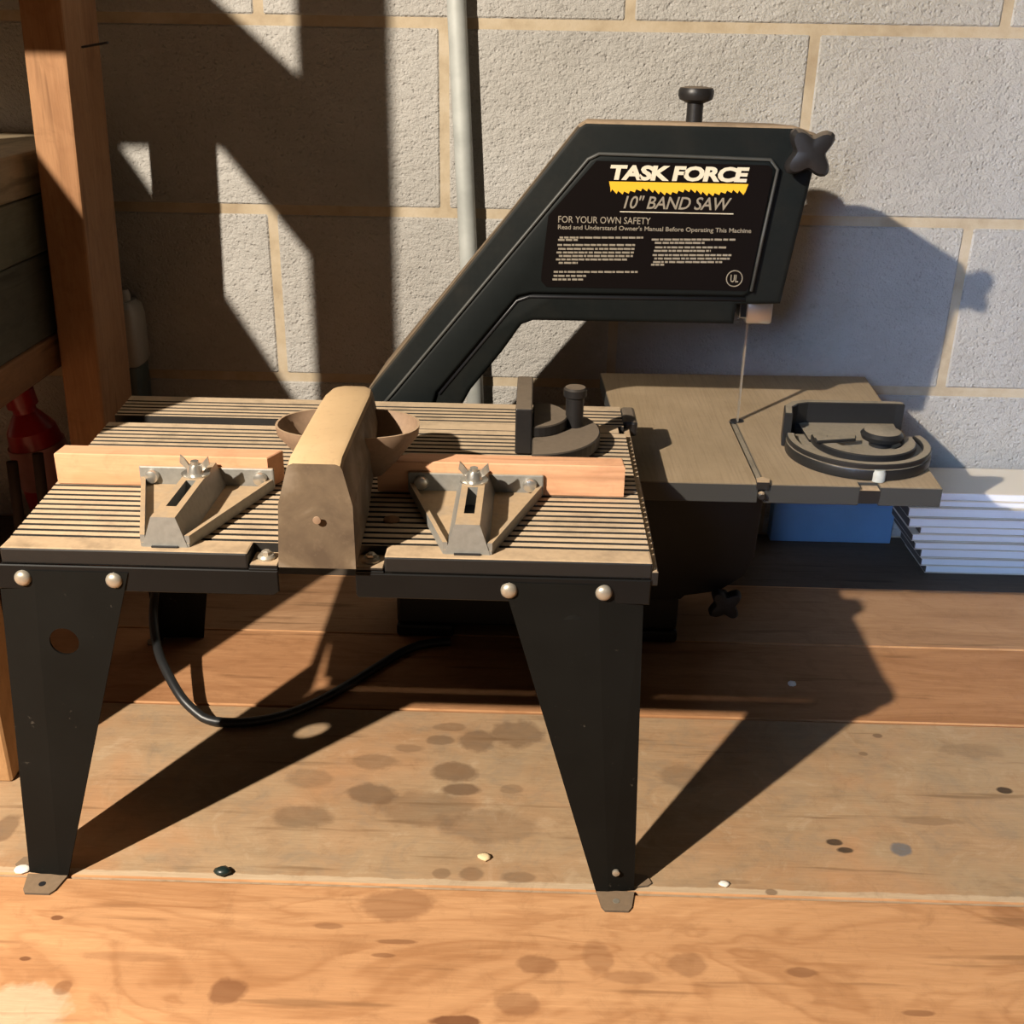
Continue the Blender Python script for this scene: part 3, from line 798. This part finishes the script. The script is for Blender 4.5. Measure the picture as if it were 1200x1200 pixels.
# power cord
cp = [(-.080, 1.0135, .0048), (-.092, 1.012, .0048), (-.123, 1.001, .0044), (-.166, .937, .0042), (-.196, .897, .0042), (-.226, .869, .0042), (-.258, .856, .0044), (-.2921, .8538, .006), (-.3089, .8622, .013), (-.3237, .8721, .022), (-.3455, .900, .036), (-.3560, .918, .041), (-.3680, .945, .047), (-.3760, .970, .058), (-.3750, .990, .085), (-.3640, .9985, .125), (-.3450, .9985, .19), (-.3350, .9985, .235)]
def smooth(pts, it=2):
    for _ in range(it):
        q = [pts[0]]
        for i in range(len(pts)-1):
            a, c2 = Vector(pts[i]), Vector(pts[i+1])
            q += [tuple(a*.75+c2*.25), tuple(a*.25+c2*.75)]
        q.append(pts[-1]); pts = q
    return pts
MB().tube(smooth(cp), .0045, 12).build('power_cord', M_cord, rt, True)

# ------------------------------------------------------------------ round gauge on the saw table
g2 = thing('miter_gauge', (.30, .99, stz+.0005), 'round black dusty miter gauge lying on the band saw table', 'gauge')
gz = stz+.0006
gc = (.3065, .985)
def arc(r, a0, a1, n=28, c=gc, sy=1.0):
    return [(c[0]+r*math.cos(math.radians(a0+(a1-a0)*k/n)), c[1]+sy*r*math.sin(math.radians(a0+(a1-a0)*k/n))) for k in range(n+1)]
m = MB(); m.prism(arc(.066, -205, 25, 36), 'z', gz, gz+.0105, 0, .0015, 2); m.build('protractor', M_gauge, g2, 'auto')
m = MB(); m.prism(arc(.0655, -195, 15, 30)+arc(.0575, 15, -195, 30), 'z', gz+.0105, gz+.0155, 0, .001, 1); m.build('rim', M_gauge, g2, 'auto')
m = MB(); m.prism(arc(.0475, -190, 8, 26, (gc[0]+.004, gc[1]-.002))+arc(.034, 8, -190, 26, (gc[0]+.006, gc[1]-.001)), 'z', gz+.0105, gz+.0180, 0, .0012, 1); m.build('inner_ring', M_gauge, g2, 'auto')
m = MB()
pl = [(.2400, 1.005), (.2445, 1.0300), (.2540, 1.0430), (.2680, 1.0490), (.3560, 1.0500), (.3640, 1.0480), (.3640, 1.0400), (.3560, 1.0410), (.2700, 1.0400), (.2590, 1.0350), (.2515, 1.0250), (.2475, 1.004)]
m.prism(pl, 'z', gz, gz+.0335, 0, .0010, 1); m.build('face_plate', M_gauge, g2)
m = MB(); m.prism([(.262, 1.039), (.262, .99), (.285, .962), (.330, .962), (.350, .985), (.356, 1.041)], 'z', gz+.0106, gz+.0130); m.build('web', M_gauge, g2)
kc = (.3275, .975)
m = MB(); m.lathe([(.0105, gz+.012), (.0105, gz+.019), (.0180, gz+.020), (.0195, gz+.024), (.0165, gz+.0275), (.006, gz+.029)], (kc[0]-.002, kc[1]+.003, 0), n=28); m.build('knob', M_gauge, g2, 'auto')
m = MB(); m.prism([(.262, .962), (.300, .971), (.303, .981), (.262, .972)], 'z', gz+.0182, gz+.0215, 0, .001, 1); m.build('pointer', M_gauge, g2)
m = MB(); m.lathe([(.0062, gz), (.0062, gz+.008), (.0050, gz+.0105)], (.3095, .9215, 0), n=18); m.build('scale_marker', M_marker, g2, 'auto')['label'] = 'small whitish marker at the front of the gauge'

# ------------------------------------------------------------------ booklets and blue box by the wall
zz = -.0010
specs = [(.0105, .4835, .006), (.0105, .4760, .002), (.0120, .4740, .004), (.0098, .4640, -.002), (.0098, .4600, .003), (.0100, .4680, .002), (.0122, .4520, -.004), (.0128, .4500, .0), (.0088, .4560, .003), (.0110, .4650, .0)]
names = ['lowest of the stack at the right', 'second from the bottom of the stack', 'third from the bottom of the stack', 'fourth from the bottom of the stack', 'fifth from the bottom of the stack', 'sixth from the bottom, just below the wide gap', 'seventh from the bottom, jutting out furthest left', 'eighth from the bottom, level with the saw table edge', 'second from the top of the stack', 'topmost of the stack, with a cream cover']
for i, (h, x, dy) in enumerate(specs):
    bk_ = thing('booklet', (x+.14, 1.27, zz), 'thick white booklet, '+names[i], 'booklet', 'white booklets stacked by the wall')
    y0 = 1.2145+dy*.5; y1 = 1.2975
    m = MB(); m.box(x+.0012, x+.29, y0+.0008, y1, zz+.0009, zz+h-.0015, 0, .0008, 0, 1); m.build('pages', M_paper, bk_)
    m = MB(); m.box(x, x+.291, y0, y1, zz+h-.0014, zz+h-.0006); m.box(x, x+.291, y0, y1, zz+.0001, zz+.0008); m.box(x, x+.0011, y0+.001, y1, zz+.0008, zz+h-.0014, 1); m.build('cover', [M_cover, M_spine], bk_)
    zz += h
bb = MB(); bb.box(.3105, .4650, 1.2990, 1.3190, -.001, .0620, 0, .0015, 0, 2)
bbx = bb.build('blue_box', M_blue); tag(bbx, 'flat blue box standing on edge against the wall beneath the saw table', 'box')

# ------------------------------------------------------------------ crumbs on the floor
def crumb(name, x, y, r, mat, label, cat='debris', sz=.7, seed=0):
    rr = random.Random(seed); m = MB()
    rings = []
    for k, (a, h) in enumerate(((.45, 0), (1, .35), (.95, .7), (.5, 1.0))):
        rings.append([(x+r*a*(1+rr.uniform(-.2, .2))*math.cos(2*math.pi*i/9), y+r*.8*a*(1+rr.uniform(-.2, .2))*math.sin(2*math.pi*i/9), .0001+r*sz*h) for i in range(9)])
    m.loft(rings)
    return tag(m.build(name, mat, None, True), label, cat)
crumb('pebble', -.2290, .6615, .0062, M_pebble, 'small black pebble on the seam of the front planks', sz=1.0, seed=1)
crumb('wood_chip', -.0290, .6880, .0052, M_chip, 'tiny pale yellow wood chip on the weathered plank', sz=.6, seed=2)
crumb('plaster_crumb', -.3830, .6600, .0062, M_plaster, 'tiny white crumb beside the left front foot', sz=.4, seed=3)
crumb('plaster_crumb', .1560, .6665, .0042, M_plaster, 'tiny pale crumb on the plank seam right of the right front foot', sz=.5, seed=4)
crumb('plaster_crumb', .2670, .9530, .0048, M_plaster, 'small white crumb in the saw shadow on the orange plank', sz=.9, seed=5)

# ------------------------------------------------------------------ light
L = bpy.data.lights.new('bulb', 'POINT'); L.energy = 330; L.shadow_soft_size = .016; L.color = (1.0, .885, .74)
lo = bpy.data.objects.new('bulb', L); lo.location = (-1.0, -.377, 1.31); COL.objects.link(lo)
A = bpy.data.lights.new('daylight', 'AREA'); A.shape = 'RECTANGLE'; A.size = .28; A.size_y = .28; A.spread = math.radians(34); A.energy = 1.6; A.color = (.42, .62, 1.0)
ao = bpy.data.objects.new('daylight', A); ao.location = (-.25, -.60, .80); COL.objects.link(ao)
ao.rotation_euler = (Vector((.85, 1.32, .23))-ao.location).to_track_quat('-Z', 'Y').to_euler()
W = bpy.data.worlds.new('world'); SC.world = W; W.use_nodes = True
nt = W.node_tree; bg = nt.nodes['Background']; bg.inputs[0].default_value = (1.0, .87, .72, 1)
tcw = nt.nodes.new('ShaderNodeTexCoord'); sxw = nt.nodes.new('ShaderNodeSeparateXYZ'); mrw = nt.nodes.new('ShaderNodeMapRange')
nt.links.new(tcw.outputs['Generated'], sxw.inputs[0]); nt.links.new(sxw.outputs[2], mrw.inputs[0])      # dim basement: walls around, dark ceiling above
for i_, v_ in enumerate((.05, .65, .062, .010)): mrw.inputs[i_+1].default_value = v_
nt.links.new(mrw.outputs[0], bg.inputs[1])

# ------------------------------------------------------------------ camera
f, p, roll, yaw = 1295.96, .412955, .0175183, -.017241
cpn, spn = math.cos(p), math.sin(p)
fwd = Vector((math.sin(yaw)*cpn, math.cos(yaw)*cpn, -spn)); right = Vector((math.cos(yaw), -math.sin(yaw), 0)); up = right.cross(fwd)
c_, s_ = math.cos(roll), math.sin(roll)
r2 = c_*right+s_*up; u2 = -s_*right+c_*up
cam = bpy.data.cameras.new('camera'); co = bpy.data.objects.new('camera', cam); COL.objects.link(co)
M = Matrix((r2, u2, -fwd)).transposed().to_4x4(); M.translation = Vector((0, 0, .60))
co.matrix_world = M
cam.sensor_width = 36; cam.lens = f/1200*36; cam.clip_start = .01
SC.camera = co
vs = SC.view_settings; vs.view_transform = 'Standard'; vs.look = 'None'; vs.exposure = 0; vs.gamma = 1; vs.use_curve_mapping = False
